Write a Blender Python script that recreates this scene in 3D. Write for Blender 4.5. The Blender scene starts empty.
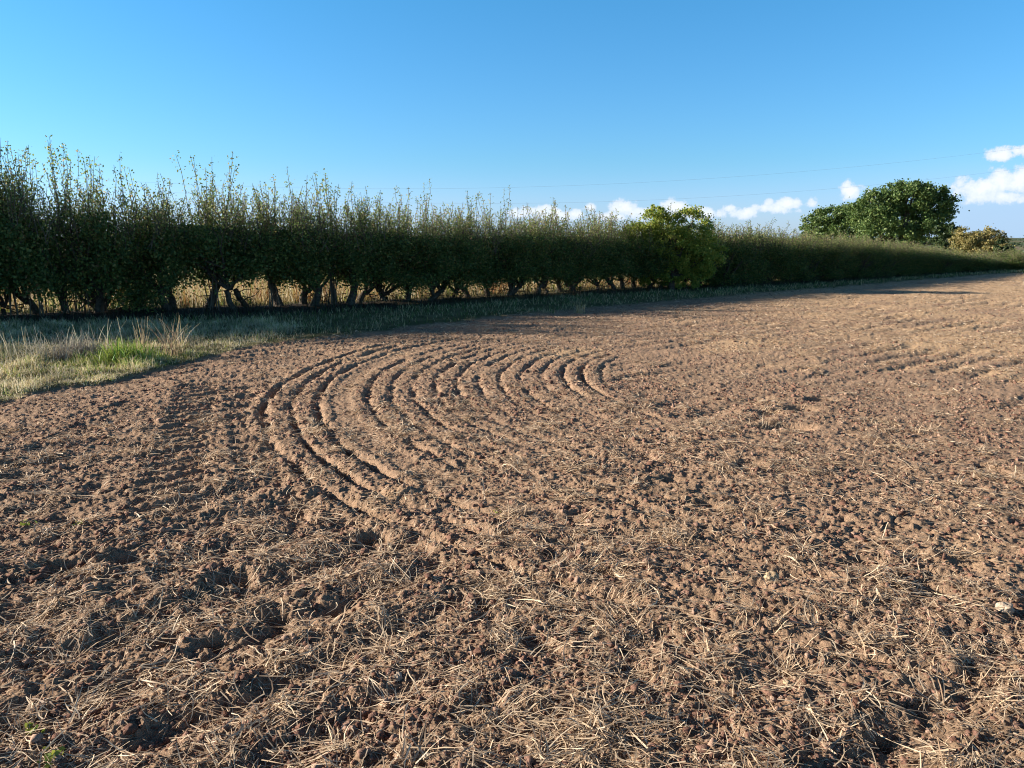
import bpy, math, random
import numpy as np
from mathutils import Vector, noise as mnoise

# ------------------------------------------------------------------ camera, sky, sun
sc = bpy.context.scene
COL = sc.collection
EYE = 1.6
FPX = 773.0
HORIZON = 237.0
PITCH = math.atan((384 - HORIZON) / FPX)
cam_d = bpy.data.cameras.new('camera'); cam = bpy.data.objects.new('camera', cam_d)
COL.objects.link(cam); sc.camera = cam
cam.location = (0, 0, EYE); cam.rotation_euler = (math.pi / 2 - PITCH, 0, 0)
cam_d.sensor_width = 36; cam_d.lens = 36 * FPX / 1024
cam_d.clip_start = 0.05; cam_d.clip_end = 20000

SUN_ELEV = math.radians(16.5)
SHADOW_AZ = math.radians(-6.0)          # direction the shadows run, from +X
sdir = Vector((-math.cos(SHADOW_AZ) * math.cos(SUN_ELEV), -math.sin(SHADOW_AZ) * math.cos(SUN_ELEV), math.sin(SUN_ELEV)))
sun_d = bpy.data.lights.new('sun', 'SUN'); sun = bpy.data.objects.new('sun', sun_d)
COL.objects.link(sun); sun.rotation_euler = sdir.to_track_quat('Z', 'Y').to_euler()
sun_d.energy = 5.0; sun_d.angle = math.radians(0.55); sun_d.color = (1.0, 0.895, 0.79)

world = bpy.data.worlds.new('World'); sc.world = world; world.use_nodes = True
nt = world.node_tree; nt.nodes.clear()
def N(t, tree=None, **k):
    n = (tree or nt).nodes.new(t)
    for a, b in k.items(): setattr(n, a, b)
    return n
L = nt.links.new
sky = N('ShaderNodeTexSky'); sky.sky_type = 'NISHITA'; sky.sun_disc = False
sky.sun_elevation = SUN_ELEV; sky.sun_rotation = math.atan2(sdir.x, sdir.y)
sky.air_density = 1.0; sky.dust_density = 0.3; sky.ozone_density = 2.0; sky.altitude = 100
def M(op, a, b=None, tree=None, c=None):
    t = tree or nt
    n = t.nodes.new('ShaderNodeMath'); n.operation = op
    for i, v in enumerate((a, b, c)):
        if v is None: continue
        if isinstance(v, (int, float)): n.inputs[i].default_value = v
        else: t.links.new(v, n.inputs[i])
    return n.outputs[0]
tc = N('ShaderNodeTexCoord'); sep = N('ShaderNodeSeparateXYZ'); L(tc.outputs['Generated'], sep.inputs[0])
ysafe = M('MAXIMUM', sep.outputs[1], 0.05)
U = M('DIVIDE', sep.outputs[0], ysafe); V = M('DIVIDE', sep.outputs[2], ysafe)
cmb = N('ShaderNodeCombineXYZ'); L(U, cmb.inputs[0]); L(V, cmb.inputs[1])
nz = N('ShaderNodeTexNoise'); nz.inputs['Scale'].default_value = 42; nz.inputs['Detail'].default_value = 9; nz.inputs['Roughness'].default_value = 0.62
L(cmb.outputs[0], nz.inputs['Vector'])
nz2 = N('ShaderNodeTexNoise'); nz2.inputs['Scale'].default_value = 6; nz2.inputs['Detail'].default_value = 4
L(cmb.outputs[0], nz2.inputs['Vector'])
def sky_uv(px, py):                        # direction of a bearing, as tangents of azimuth and height
    a = (px - 512) / FPX; b = (384 - py) / FPX
    y = math.cos(PITCH) + b * math.sin(PITCH); z = -math.sin(PITCH) + b * math.cos(PITCH)
    return a / y, z / y
clouds = [  # bearing x, y, half width, half height, density
    (535, 211, 22, 7, 1), (515, 214, 14, 6, .8), (575, 214, 16, 6, .8), (600, 215, 12, 6, .8), (625, 208, 17, 9, 1), (650, 216, 25, 7, .6),
    (673, 206, 14, 8, .9), (706, 213, 20, 6, .5), (729, 209, 7, 5, .9), (769, 202, 6, 7, .8), (790, 204, 18, 7, .95), (810, 203, 10, 7, .8),
    (852, 191, 13, 10, 1), (868, 196, 12, 8, .6), (1000, 155, 22, 7, 1), (1022, 150, 18, 7, 1), (980, 189, 34, 13, 1), (1015, 183, 40, 17, 1), (1000, 196, 50, 9, .9),
    (1065, 185, 40, 17, 1), (1110, 160, 50, 16, 1), (470, 219, 20, 5, .6), (555, 215, 34, 7, .95), (610, 216, 26, 6, .9), (645, 212, 30, 8, .9), (690, 214, 34, 7, .9), (590, 209, 10, 6, .8), (735, 214, 30, 6, .8), (775, 208, 24, 6, .8), (745, 212, 18, 6, .6), (800, 211, 26, 5, .6), (1180, 195, 60, 16, 1), (-120, 215, 60, 8, .8)]
acc = None
for cx, cy, w, h, dn in clouds:
    cu, cv = sky_uv(cx, cy)
    du = M('DIVIDE', M('SUBTRACT', U, cu), w / FPX)
    dv = M('DIVIDE', M('SUBTRACT', V, cv), h / FPX)
    r2 = M('ADD', M('MULTIPLY', du, du), M('MULTIPLY', dv, dv))
    g = M('MULTIPLY', M('POWER', 2.718, M('MULTIPLY', r2, -1.0)), dn)
    acc = g if acc is None else M('MAXIMUM', acc, g)
wob = M('MULTIPLY', M('SUBTRACT', nz.outputs['Fac'], 0.5), 2.1)
den = M('ADD', acc, M('MULTIPLY', wob, M('MINIMUM', M('MULTIPLY', acc, 3.0), 1.0)))
mr = N('ShaderNodeMapRange', interpolation_type='SMOOTHSTEP'); L(den, mr.inputs[0])
mr.inputs[1].default_value = 0.32; mr.inputs[2].default_value = 0.68
cmask = mr.outputs[0]
# thin grey veil low on the right and faint cloud bank near the horizon
vu, vv = sky_uv(1010, 218)
veil = M('POWER', 2.718, M('MULTIPLY', M('ADD', M('POWER', M('DIVIDE', M('SUBTRACT', U, vu), 0.17), 2.0), M('POWER', M('DIVIDE', M('SUBTRACT', V, vv), 0.045), 2.0)), -1.0))
bank = M('MULTIPLY', M('POWER', 2.718, M('MULTIPLY', M('MAXIMUM', V, 0.0), -28.0)), M('MULTIPLY_ADD', nz2.outputs['Fac'], 1.1, None, c=-0.15))
veilm = M('MINIMUM', M('ADD', M('MULTIPLY', veil, 0.8), M('MULTIPLY', bank, 0.45)), 0.85)
veilm = M('MULTIPLY', veilm, M('GREATER_THAN', sep.outputs[1], 0.06))
cmaskf = M('MULTIPLY', cmask, M('GREATER_THAN', sep.outputs[1], 0.06))
tint = N('ShaderNodeMix', data_type='RGBA', blend_type='MULTIPLY'); tint.inputs['Factor'].default_value = 1
L(sky.outputs[0], tint.inputs['A'])
tm = N('ShaderNodeMapRange'); L(sep.outputs[2], tm.inputs[0]); tm.inputs[1].default_value = 0.0; tm.inputs[2].default_value = 0.27
tmx = N('ShaderNodeMix', data_type='RGBA'); L(tm.outputs[0], tmx.inputs['Factor']); tmx.inputs['A'].default_value = (0.45, 0.69, 1.05, 1); tmx.inputs['B'].default_value = (0.32, 0.82, 1.12, 1)
tlo = N('ShaderNodeMapRange', interpolation_type='SMOOTHSTEP'); L(sep.outputs[2], tlo.inputs[0]); tlo.inputs[1].default_value = 0.10; tlo.inputs[2].default_value = 0.0
tml = N('ShaderNodeMix', data_type='RGBA'); L(tlo.outputs[0], tml.inputs['Factor']); L(tmx.outputs['Result'], tml.inputs['A']); tml.inputs['B'].default_value = (0.55, 0.76, 1.45, 1)
tz = N('ShaderNodeMapRange', interpolation_type='SMOOTHSTEP'); L(sep.outputs[2], tz.inputs[0]); tz.inputs[1].default_value = 0.29; tz.inputs[2].default_value = 0.55
tmz = N('ShaderNodeMix', data_type='RGBA'); L(tz.outputs[0], tmz.inputs['Factor']); L(tml.outputs['Result'], tmz.inputs['A']); tmz.inputs['B'].default_value = (0.17, 0.21, 0.30, 1)
L(tmz.outputs['Result'], tint.inputs['B'])
mv = N('ShaderNodeMix', data_type='RGBA'); L(veilm, mv.inputs['Factor']); L(tint.outputs['Result'], mv.inputs['A']); mv.inputs['B'].default_value = (2.4, 3.5, 4.9, 1)
mc = N('ShaderNodeMix', data_type='RGBA'); L(cmaskf, mc.inputs['Factor']); L(mv.outputs['Result'], mc.inputs['A'])
cs_ = N('ShaderNodeMix', data_type='RGBA'); L(M('MINIMUM', M('MULTIPLY', M('MAXIMUM', M('SUBTRACT', den, 0.25), 0.0), 1.3), 1.0), cs_.inputs['Factor'])
cs_.inputs['A'].default_value = (3.0, 3.9, 5.0, 1); cs_.inputs['B'].default_value = (5.0, 5.3, 5.6, 1); L(cs_.outputs['Result'], mc.inputs['B'])
bg = N('ShaderNodeBackground'); L(mc.outputs['Result'], bg.inputs[0]); bg.inputs[1].default_value = 0.088
wo = N('ShaderNodeOutputWorld'); L(bg.outputs[0], wo.inputs[0])

sc.view_settings.view_transform = 'Standard'; sc.view_settings.look = 'None'
sc.view_settings.gamma = 1; sc.view_settings.use_curve_mapping = False
sc.view_settings.exposure = 1.15
sc.render.engine = 'CYCLES'
sc.cycles.max_bounces = 6; sc.cycles.diffuse_bounces = 3; sc.cycles.transmission_bounces = 4
sc.cycles.transparent_max_bounces = 8
sc.cycles.use_denoising = True; sc.cycles.filter_width = 1.05

# ------------------------------------------------------------------ numeric helpers
def gp(px, py, z=0.0):
    """where a bearing of the photograph meets the level ground"""
    u, v = sky_uv(px, py)
    d = (z - EYE) / v
    return (u * d, d)
def hash2(ix, iy, seed):
    h = (ix.astype(np.int64) * 374761393 + iy.astype(np.int64) * 668265263 + seed * 1442695041) & 0xffffffff
    h = ((h ^ (h >> 13)) * 1274126177) & 0xffffffff
    h = ((h ^ (h >> 16)) * 2246822519) & 0xffffffff
    return ((h ^ (h >> 15)) & 0xffffff) / float(0x1000000)
def perlin(x, y, seed=0):
    x0 = np.floor(x); y0 = np.floor(y); fx = x - x0; fy = y - y0
    ux = fx * fx * fx * (fx * (fx * 6 - 15) + 10); uy = fy * fy * fy * (fy * (fy * 6 - 15) + 10)
    def g(dx, dy):
        a = hash2(x0 + dx, y0 + dy, seed) * 2 * np.pi
        return np.cos(a) * (fx - dx) + np.sin(a) * (fy - dy)
    return ((g(0, 0) * (1 - ux) + g(1, 0) * ux) * (1 - uy) + (g(0, 1) * (1 - ux) + g(1, 1) * ux) * uy) * 1.41
def fbm(x, y, seed, octv, rough=0.5):
    s = 0; a = 1; t = 0
    for k in range(octv):
        s = s + a * perlin(x * 2 ** k + 17.3 * k, y * 2 ** k - 9.1 * k, seed + k); t += a; a *= rough
    return s / t
def lumps(x, y, cell, seed, dens=0.8):
    """rounded clods: highest of jittered hemispherical bumps, 0..1"""
    X = x / cell; Y = y / cell
    x0 = np.floor(X); y0 = np.floor(Y); out = np.zeros_like(X)
    for dx in (-1, 0, 1):
        for dy in (-1, 0, 1):
            cx = x0 + dx; cy = y0 + dy
            px = cx + hash2(cx, cy, seed); py = cy + hash2(cx, cy, seed + 1)
            r = 0.28 + 0.5 * hash2(cx, cy, seed + 2); on = hash2(cx, cy, seed + 3) < dens
            an = hash2(cx, cy, seed + 4) * np.pi; st = 0.6 + 0.4 * hash2(cx, cy, seed + 5)
            ddx = X - px; ddy = Y - py
            a = (ddx * np.cos(an) + ddy * np.sin(an)) / st; b = (-ddx * np.sin(an) + ddy * np.cos(an))
            q = 1 - (a * a + b * b) / (r * r)
            out = np.maximum(out, np.where(on & (q > 0), np.sqrt(np.maximum(q, 0)) * r * 1.3, 0))
    return out
def sstep(a, b, x):
    t = np.clip((x - a) / (b - a), 0, 1); return t * t * (3 - 2 * t)

def link(o, parent=None):
    COL.objects.link(o)
    if parent is not None: o.parent = parent
    return o
def mesh_np(name, verts, faces, mat, parent=None, smooth=False, cols=None, attrs=None):
    me = bpy.data.meshes.new(name)
    verts = np.asarray(verts, dtype=np.float32); groups = faces if isinstance(faces, list) else [faces]
    groups = [np.asarray(f, dtype=np.int32) for f in groups if len(f)]
    loops = np.concatenate([f.ravel() for f in groups])
    sizes = np.concatenate([np.full(len(f), f.shape[1], dtype=np.int32) for f in groups])
    starts = np.concatenate([[0], np.cumsum(sizes)[:-1]]).astype(np.int32)
    me.vertices.add(len(verts)); me.vertices.foreach_set('co', verts.ravel())
    me.loops.add(len(loops)); me.loops.foreach_set('vertex_index', loops)
    me.polygons.add(len(sizes)); me.polygons.foreach_set('loop_start', starts)
    me.polygons.foreach_set('loop_total', sizes)
    if smooth: me.polygons.foreach_set('use_smooth', np.ones(len(sizes), dtype=bool))
    me.update(calc_edges=True)
    if cols is not None:
        ca = me.color_attributes.new('col', 'FLOAT_COLOR', 'POINT')
        c4 = np.ones((len(verts), 4), dtype=np.float32); c4[:, :3] = cols
        ca.data.foreach_set('color', c4.ravel())
    for k, v in (attrs or {}).items():
        at = me.attributes.new(k, 'FLOAT', 'POINT'); at.data.foreach_set('value', np.asarray(v, dtype=np.float32))
    me.materials.append(mat)
    return link(bpy.data.objects.new(name, me), parent)
def tag(o, label=None, cat=None, group=None, kind=None):
    if label: o['label'] = label
    if cat: o['category'] = cat
    if group: o['group'] = group
    if kind: o['kind'] = kind
    return o
def empty(name, loc, rz=0):
    o = bpy.data.objects.new(name, None); o.empty_display_size = 0.3
    COL.objects.link(o); o.location = loc; o.rotation_euler = (0, 0, rz); return o

# ------------------------------------------------------------------ the lie of the land
SOIL_EDGE = [gp(*p) for p in [(0, 402), (60, 389), (120, 379), (195, 361), (230, 351), (265, 345), (330, 337), (420, 326), (540, 312), (700, 298), (850, 286), (930, 279), (985, 274.5)]]
SOIL_EDGE = [(-60, -30), (-5.6, 6.2)] + SOIL_EDGE + [(90, SOIL_EDGE[-1][1] + 45)]
HEDGE = [gp(*p) for p in [(-220, 322), (-100, 322), (0, 319), (115, 314), (240, 310), (335, 306.5), (440, 301), (600, 291.5), (720, 286), (850, 279), (930, 273.5), (985, 270)]]
_h = HEDGE[-1]
HEDGE = [(-60, HEDGE[0][1] - 28)] + HEDGE + [(_h[0] + 9, _h[1] + 5.0), (_h[0] + 26, _h[1] + 13), (_h[0] + 80, _h[1] + 40)]
sx, sy = np.array(SOIL_EDGE).T; hx, hy = np.array(HEDGE).T
def soil_d(x, y):      # >0 inside the field
    return np.interp(x, sx, sy) - y
def hedge_d(x, y):     # >0 beyond the hedge
    return y - np.interp(x, hx, hy)
def edge_n(x, y): return 0.5 * fbm(x * 1.1, y * 1.1, 5, 4, 0.6)
def terrain(x, y):
    s = y * 0.87 + x * 0.5 - 43
    s = np.maximum(s, 0)
    z = -0.07 * (np.sqrt(s * s + 16) - 4)
    z = -16 * np.tanh(-z / 16)
    r = np.hypot(x, y)
    far = sstep(300, 1500, r)
    z = z + far * (fbm(x / 900, y / 900, 91, 3) * 20 + 4)
    return z
FC = (2.7, 8.7)
def furrow_u(x, y):
    dx = x - FC[0]; dy = y - FC[1]
    r = np.hypot(dx, dy); th = np.arctan2(-dy, -dx)     # 0 towards -x, + towards the camera
    return r - 0.5 * th * th, th, r
def seg_track(x, y, p0, p1, half, pitch, skew):
    ax, ay = p0; bx, by = p1; l = math.hypot(bx - ax, by - ay); tx, ty = (bx - ax) / l, (by - ay) / l
    t = (x - ax) * tx + (y - ay) * ty; n = -(x - ax) * ty + (y - ay) * tx
    w = sstep(half, half * 0.75, np.abs(n)) * sstep(-0.1, 0.5, t) * sstep(l + 0.1, l - 0.6, t)
    ph = (t + skew * n + 0.05 * perlin(x * 2, y * 2, 77)) / pitch
    return w, 0.5 + 0.5 * np.cos(2 * np.pi * ph)
PITS = [((778, 426), .20, .13), ((797, 427), .17, .11), ((801, 409), .17, .12), ((822, 400), .16, .11), ((768, 412), .13, .09), ((560, 545), .10, .05), ((371, 536), .10, .11), ((365, 545), .09, .07), ((233, 577), .13, .06),
        ((215, 640), .07, .05), ((697, 688), .06, .06), ((640, 745), .05, .05), ((275, 615), .09, .05), ((20, 620), .12, .06), ((68, 570), .15, .05), ((165, 640), .06, .07),
        ((455, 600), .06, .08), ((480, 708), .07, .05), ((930, 590), .10, .03), ((140, 330 + 115), .10, .05), ((485, 605), .06, .05), ((880, 740), .05, .05), ((335, 610), .08, .05),
        ((860, 430), .08, .05), ((890, 425), .08, .05), ((705, 505), .10, .06), ((670, 480), .10, .05), ((420, 430), .1, .05), ((60, 520), .15, .05), ((130, 560), .12, .05)]
def height(x, y):
    z = terrain(x, y)
    sd = soil_d(x, y) + edge_n(x, y)
    soil = sstep(-0.05, 0.25, sd)
    r = np.hypot(x, y)
    det = 1 - sstep(35, 70, r)
    und = fbm(x / 1.6, y / 1.6, 11, 3) * 0.03
    # cultivation pattern
    u, th, rr = furrow_u(x, y)
    uw = u + 0.045 * fbm(x * 1.1, y * 1.1, 21, 3) + 0.035 * fbm(x * 7, y * 7, 22, 3, 0.6)
    ph = (5.22 - uw) / 0.238
    groove = (0.5 + 0.5 * np.cos(2 * np.pi * ph)) ** 4.5
    brk = sstep(-0.35, 0.2, fbm(x * 2.2 + 3, y * 2.2, 31, 4))
    win = sstep(1.45, 1.75, uw) * sstep(5.42, 5.3, uw)
    ang = sstep(-1.35, -0.6, th) * sstep(1.75, 1.15, th)
    inner = 1 - sstep(0.15, 0.6, th) * sstep(4.0, 3.2, uw) * 0.6
    band = 1 - 0.95 * sstep(4.40, 4.46, uw) * sstep(4.66, 4.60, uw)
    outer = 0.75 + 0.8 * sstep(4.6, 4.75, uw) + 0.3 * sstep(2.4, 1.9, uw)
    fur = win * ang * inner * band
    h_f = -0.044 * groove * fur * (0.15 + 0.85 * brk) * outer + 0.012 * fur
    bandm = win * ang * sstep(4.36, 4.44, uw) * sstep(4.74, 4.64, uw)
    # faint drill lines over the rest of the field, running with the headland
    lin = (y * 0.74 - x * 0.67) + 0.35 * fbm(x / 3, y / 3, 41, 2)
    l2 = (0.5 + 0.5 * np.cos(2 * np.pi * lin / 0.42)) ** 2
    h_l = -0.026 * l2 * sstep(0.0, 0.4, fbm(x / 2.2, y / 2.2, 43, 3) + 0.15) * (1 - win * ang)
    # tyre lug tracks
    w1, c1 = seg_track(x, y, gp(158, 530), gp(200, 378), 0.22, 0.2, 0.35)
    w2, c2 = seg_track(x, y, gp(262, 480), gp(235, 380), 0.17, 0.23, -0.2)
    w3, c3 = seg_track(x, y, gp(-40, 500), gp(150, 395), 0.2, 0.4, 0.1)
    h_t = -w1 * 0.052 * c1 ** 1.7 - w2 * 0.042 * c2 ** 1.7 - w3 * 0.03 * c3 ** 2
    flat = bandm * 0.3
    # roughness that grows towards the near ground and the left
    nearf = 0.68 + 0.30 * sstep(8, 3, r) + 0.25 * sstep(1, -3, x)
    patch = 0.6 + 0.8 * sstep(-0.25, 0.35, fbm(x * 0.8, y * 0.8, 51, 3))
    wx_ = 0.03 * perlin(x * 9, y * 9, 57); wy_ = 0.03 * perlin(x * 9, y * 9, 58)
    cl = lumps(x + wx_, y + wy_, 0.15, 61, 0.35) * 0.013 * patch + lumps(x + wx_ * .5, y + wy_ * .5, 0.07, 65, 0.55) * 0.011 * patch + lumps(x, y, 0.034, 69, 0.7) * 0.011
    fine = fbm(x * 11, y * 11, 81, 5, 0.74) * 0.018
    pn = fbm(x * 3.1 + y * 0.8, y * 2.4, 85, 2)
    pits = -0.06 * sstep(0.36, 0.55, pn) * sstep(9, 5, r) * 0.5
    for (p, wx, dp) in PITS:
        qx, qy = gp(*p)
        wx = wx * 0.75
        e = np.exp(-(((x - qx) / wx) ** 2 + ((y - qy) / (wx * 0.7)) ** 2) ** 1.5)
        pits = pits - dp * 1.35 * e
    hs = und + (h_f + h_l + h_t) + (cl + fine) * nearf * (1 - flat) + pits
    hg = fbm(x / 0.8, y / 0.8, 12, 3) * 0.05 + fbm(x * 5, y * 5, 14, 3) * 0.02 + 0.03
    hd = hedge_d(x, y)
    hg = hg + 0.03 * np.exp(-((hd + 0.1) / 0.7) ** 2)
    return z + det * (hs * soil + hg * (1 - soil))

def polar_grid():
    a0 = math.radians(43)
    fan = np.linspace(-a0, a0, 1150)
    rest = np.linspace(a0, 2 * math.pi - a0, 90)[1:-1]
    ang = np.concatenate([fan, rest])
    rs = [0.0, 0.5, 1.0, 1.4, 1.7, 1.9]; r = 1.9
    while r < 9000:
        r += max(0.0045, 0.72 * r * r / (EYE * FPX)) if r < 60 else r * 0.06
        rs.append(r)
    rs = np.array(rs)
    A, R = np.meshgrid(ang, rs[1:])
    x = np.concatenate([[0.0], (R * np.sin(A)).ravel()]); y = np.concatenate([[0.0], (R * np.cos(A)).ravel()])
    na = len(ang); nr = len(rs) - 1
    i = np.arange(nr - 1)[:, None] * na; j = np.arange(na)[None, :]; j2 = (j + 1) % na
    q = np.stack([1 + i + j, 1 + i + na + j, 1 + i + na + j2, 1 + i + j2], -1).reshape(-1, 4)
    jj = np.arange(na); t = np.stack([np.zeros(na, int), 1 + jj, 1 + (jj + 1) % na], -1)
    return x, y, q, t
gx, gy, quads, tris = polar_grid()
gz = height(gx, gy)

# ------------------------------------------------------------------ materials
def new_mat(name):
    m = bpy.data.materials.new(name); m.use_nodes = True; t = m.node_tree; t.nodes.clear()
    out = t.nodes.new('ShaderNodeOutputMaterial'); b = t.nodes.new('ShaderNodeBsdfPrincipled')
    t.links.new(b.outputs[0], out.inputs[0]); b.inputs['Roughness'].default_value = 0.9
    b.inputs['Specular IOR Level'].default_value = 0.15
    return m, t, b, out
def ramp(t, fac, stops):
    r = t.nodes.new('ShaderNodeValToRGB'); e = r.color_ramp.elements
    while len(e) < len(stops): e.new(0.5)
    for i, (p, c) in enumerate(stops): e[i].position = p; e[i].color = (*c, 1)
    t.links.new(fac, r.inputs[0]); return r.outputs[0]
def noise(t, vec, scale, detail=5, rough=0.55):
    n = t.nodes.new('ShaderNodeTexNoise'); n.inputs['Scale'].default_value = scale; n.inputs['Detail'].default_value = detail
    n.inputs['Roughness'].default_value = rough; t.links.new(vec, n.inputs['Vector']); return n.outputs['Fac']
def mix(t, f, a, b, blend='MIX'):
    n = t.nodes.new('ShaderNodeMix'); n.data_type = 'RGBA'; n.blend_type = blend
    for k, v in (('Factor', f), ('A', a), ('B', b)):
        if isinstance(v, (int, float)): n.inputs[k].default_value = v
        elif isinstance(v, tuple): n.inputs[k].default_value = (*v, 1)
        else: t.links.new(v, n.inputs[k])
    return n.outputs['Result']

m_ground, t, b, out = new_mat('earth_and_turf')
geo = t.nodes.new('ShaderNodeNewGeometry'); P = geo.outputs['Position']
def att(t, n):
    a = t.nodes.new('ShaderNodeAttribute'); a.attribute_name = n; return a.outputs['Fac']
soilc = ramp(t, noise(t, P, 1.6, 8, 0.65), [(0.3, (0.135, 0.066, 0.048)), (0.5, (0.220, 0.113, 0.083)), (0.72, (0.315, 0.176, 0.130))])
speck = ramp(t, noise(t, P, 85, 4, 0.7), [(0.38, (0.62, 0.60, 0.58)), (0.5, (1, 1, 1)), (0.66, (1.45, 1.42, 1.35))])
soilc = mix(t, 0.85, soilc, speck, 'MULTIPLY')
wv = t.nodes.new('ShaderNodeTexVoronoi'); wv.inputs['Scale'].default_value = 34; t.links.new(P, wv.inputs['Vector'])
strawn = noise(t, P, 130, 3, 0.7)
sf = M('ADD', strawn, M('MULTIPLY', att(t, 'straw'), 0.35), t)
mrn = t.nodes.new('ShaderNodeMapRange'); mrn.interpolation_type = 'SMOOTHSTEP'; t.links.new(sf, mrn.inputs[0]); mrn.inputs[1].default_value = 0.70; mrn.inputs[2].default_value = 0.88
soilc = mix(t, M('MULTIPLY', mrn.outputs[0], 0.45, t), soilc, (0.62, 0.45, 0.27))
st_ = t.nodes.new('ShaderNodeMapRange'); t.links.new(att(t, 'straw'), st_.inputs[0]); st_.inputs[1].default_value = 0.55; st_.inputs[2].default_value = 1.3; st_.inputs[4].default_value = 0.95
soilc = mix(t, M('MULTIPLY', st_.outputs[0], ramp(t, noise(t, P, 7, 6, 0.7), [(0.35, (0.55,) * 3), (0.6, (1.0,) * 3)]), t), soilc, (0.66, 0.45, 0.25))
grassc = ramp(t, noise(t, P, 2.2, 6, 0.6), [(0.3, (0.075, 0.095, 0.030)), (0.5, (0.14, 0.13, 0.055)), (0.7, (0.26, 0.22, 0.11))])
beyond = ramp(t, noise(t, P, 0.9, 5), [(0.35, (0.16, 0.16, 0.045)), (0.55, (0.34, 0.28, 0.11)), (0.7, (0.42, 0.30, 0.15))])
grassc = mix(t, att(t, 'beyond'), grassc, beyond)
farc = ramp(t, noise(t, P, 0.0035, 3), [(0.35, (0.05, 0.075, 0.03)), (0.5, (0.11, 0.13, 0.05)), (0.6, (0.20, 0.16, 0.09))])
grassc = mix(t, att(t, 'litter_shade'), grassc, ramp(t, noise(t, P, 25, 4), [(0.3, (0.018, 0.015, 0.010)), (0.7, (0.060, 0.042, 0.026))]))  # near-black litter tone paints the hedge's shade into the ground colour
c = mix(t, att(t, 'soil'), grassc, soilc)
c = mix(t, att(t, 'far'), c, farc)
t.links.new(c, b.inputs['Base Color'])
bp = t.nodes.new('ShaderNodeBump'); bp.inputs['Strength'].default_value = 0.9; bp.inputs['Distance'].default_value = 0.045
t.links.new(noise(t, P, 22, 8, 0.72), bp.inputs['Height']); t.links.new(bp.outputs[0], b.inputs['Normal'])
b.inputs['Roughness'].default_value = 0.95

sd = soil_d(gx, gy) + edge_n(gx, gy)
rr_ = np.hypot(gx, gy)
def straw_cover(x, y):
    s = 0.25 + 0.9 * fbm(x / 1.4, y / 1.4, 101, 3)
    s = s + 0.95 * np.exp(-(((x - 9) / 7) ** 2 + ((y - 11.5) / 3.0) ** 2))      # paler litter towards the right
    s = s + 0.70 * sstep(12, 20, y) * sstep(1, 7, x)
    s = s + 0.3 * sstep(4, 9, x) * sstep(9, 13, y)
    lin = y * 0.74 - x * 0.67 + 0.5 * fbm(x / 3, y / 3, 41, 2)
    s = s + 0.28 * (np.cos(2 * np.pi * lin / 1.25) + 0.6 * np.cos(2 * np.pi * lin / 0.47)) * sstep(7, 14, np.hypot(x, y)) * sstep(-0.3, 0.3, fbm(x / 4, y / 4, 44, 2))
    return np.clip(s, 0, 1.2)
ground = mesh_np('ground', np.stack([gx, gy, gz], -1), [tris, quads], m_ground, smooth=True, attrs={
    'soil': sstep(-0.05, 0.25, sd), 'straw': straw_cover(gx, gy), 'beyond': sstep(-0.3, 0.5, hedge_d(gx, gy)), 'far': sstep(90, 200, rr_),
    'litter_shade': sstep(-2.6, -1.4, hedge_d(gx, gy) + 0.5 * perlin(gx, gy, 15)) * sstep(1.2, 0.5, hedge_d(gx, gy)) * (0.55 + 0.45 * sstep(0, -4, gx))})
tag(ground, kind='structure')

def leaf_mat(name, stops, trans=0.35, rough=0.55, attr=False):
    m, t, b, out = new_mat(name)
    if attr:
        a = t.nodes.new('ShaderNodeAttribute'); a.attribute_name = 'col'; c = a.outputs['Color']
    else:
        g = t.nodes.new('ShaderNodeNewGeometry')
        c = ramp(t, g.outputs['Random Per Island'], stops)
    t.links.new(c, b.inputs['Base Color']); b.inputs['Roughness'].default_value = rough; b.inputs['Specular IOR Level'].default_value = 0.35
    if trans:
        tr = t.nodes.new('ShaderNodeBsdfTranslucent'); t.links.new(c, tr.inputs['Color'])
        mx = t.nodes.new('ShaderNodeMixShader'); mx.inputs[0].default_value = trans
        t.links.new(b.outputs[0], mx.inputs[1]); t.links.new(tr.outputs[0], mx.inputs[2]); t.links.new(mx.outputs[0], out.inputs[0])
    return m
M_straw = leaf_mat('dry_straw', [(0, (0.32, 0.21, 0.13)), (0.4, (0.58, 0.42, 0.26)), (1, (0.82, 0.66, 0.45))], 0.15, 0.6)
M_blade = leaf_mat('grass_blade', None, 0.3, 0.6, attr=True)
M_haw = leaf_mat('hawthorn_leaf', [(0, (0.05, 0.10, 0.03)), (0.45, (0.10, 0.16, 0.045)), (0.8, (0.19, 0.25, 0.06)), (0.93, (0.28, 0.26, 0.08)), (1, (0.24, 0.14, 0.07))], 0.42)
M_shoot = leaf_mat('shoot_leaf', [(0, (0.12, 0.19, 0.05)), (0.5, (0.23, 0.31, 0.085)), (0.8, (0.42, 0.42, 0.14)), (1, (0.46, 0.34, 0.18))], 0.5)
M_maple = leaf_mat('maple_leaf', [(0, (0.14, 0.22, 0.035)), (0.5, (0.28, 0.35, 0.055)), (1, (0.50, 0.46, 0.09))], 0.5)
M_oak = leaf_mat('oak_leaf', [(0, (0.06, 0.11, 0.03)), (0.6, (0.11, 0.18, 0.045)), (1, (0.20, 0.25, 0.07))], 0.3)
M_dark = leaf_mat('dark_leaf', [(0, (0.025, 0.05, 0.02)), (1, (0.07, 0.10, 0.03))], 0.3)
M_gold = leaf_mat('golden_leaf', [(0, (0.16, 0.16, 0.05)), (0.5, (0.30, 0.26, 0.09)), (1, (0.42, 0.33, 0.13))], 0.35)
M_weed = leaf_mat('weed_leaf', [(0, (0.13, 0.20, 0.03)), (1, (0.34, 0.36, 0.06))], 0.3)
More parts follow.
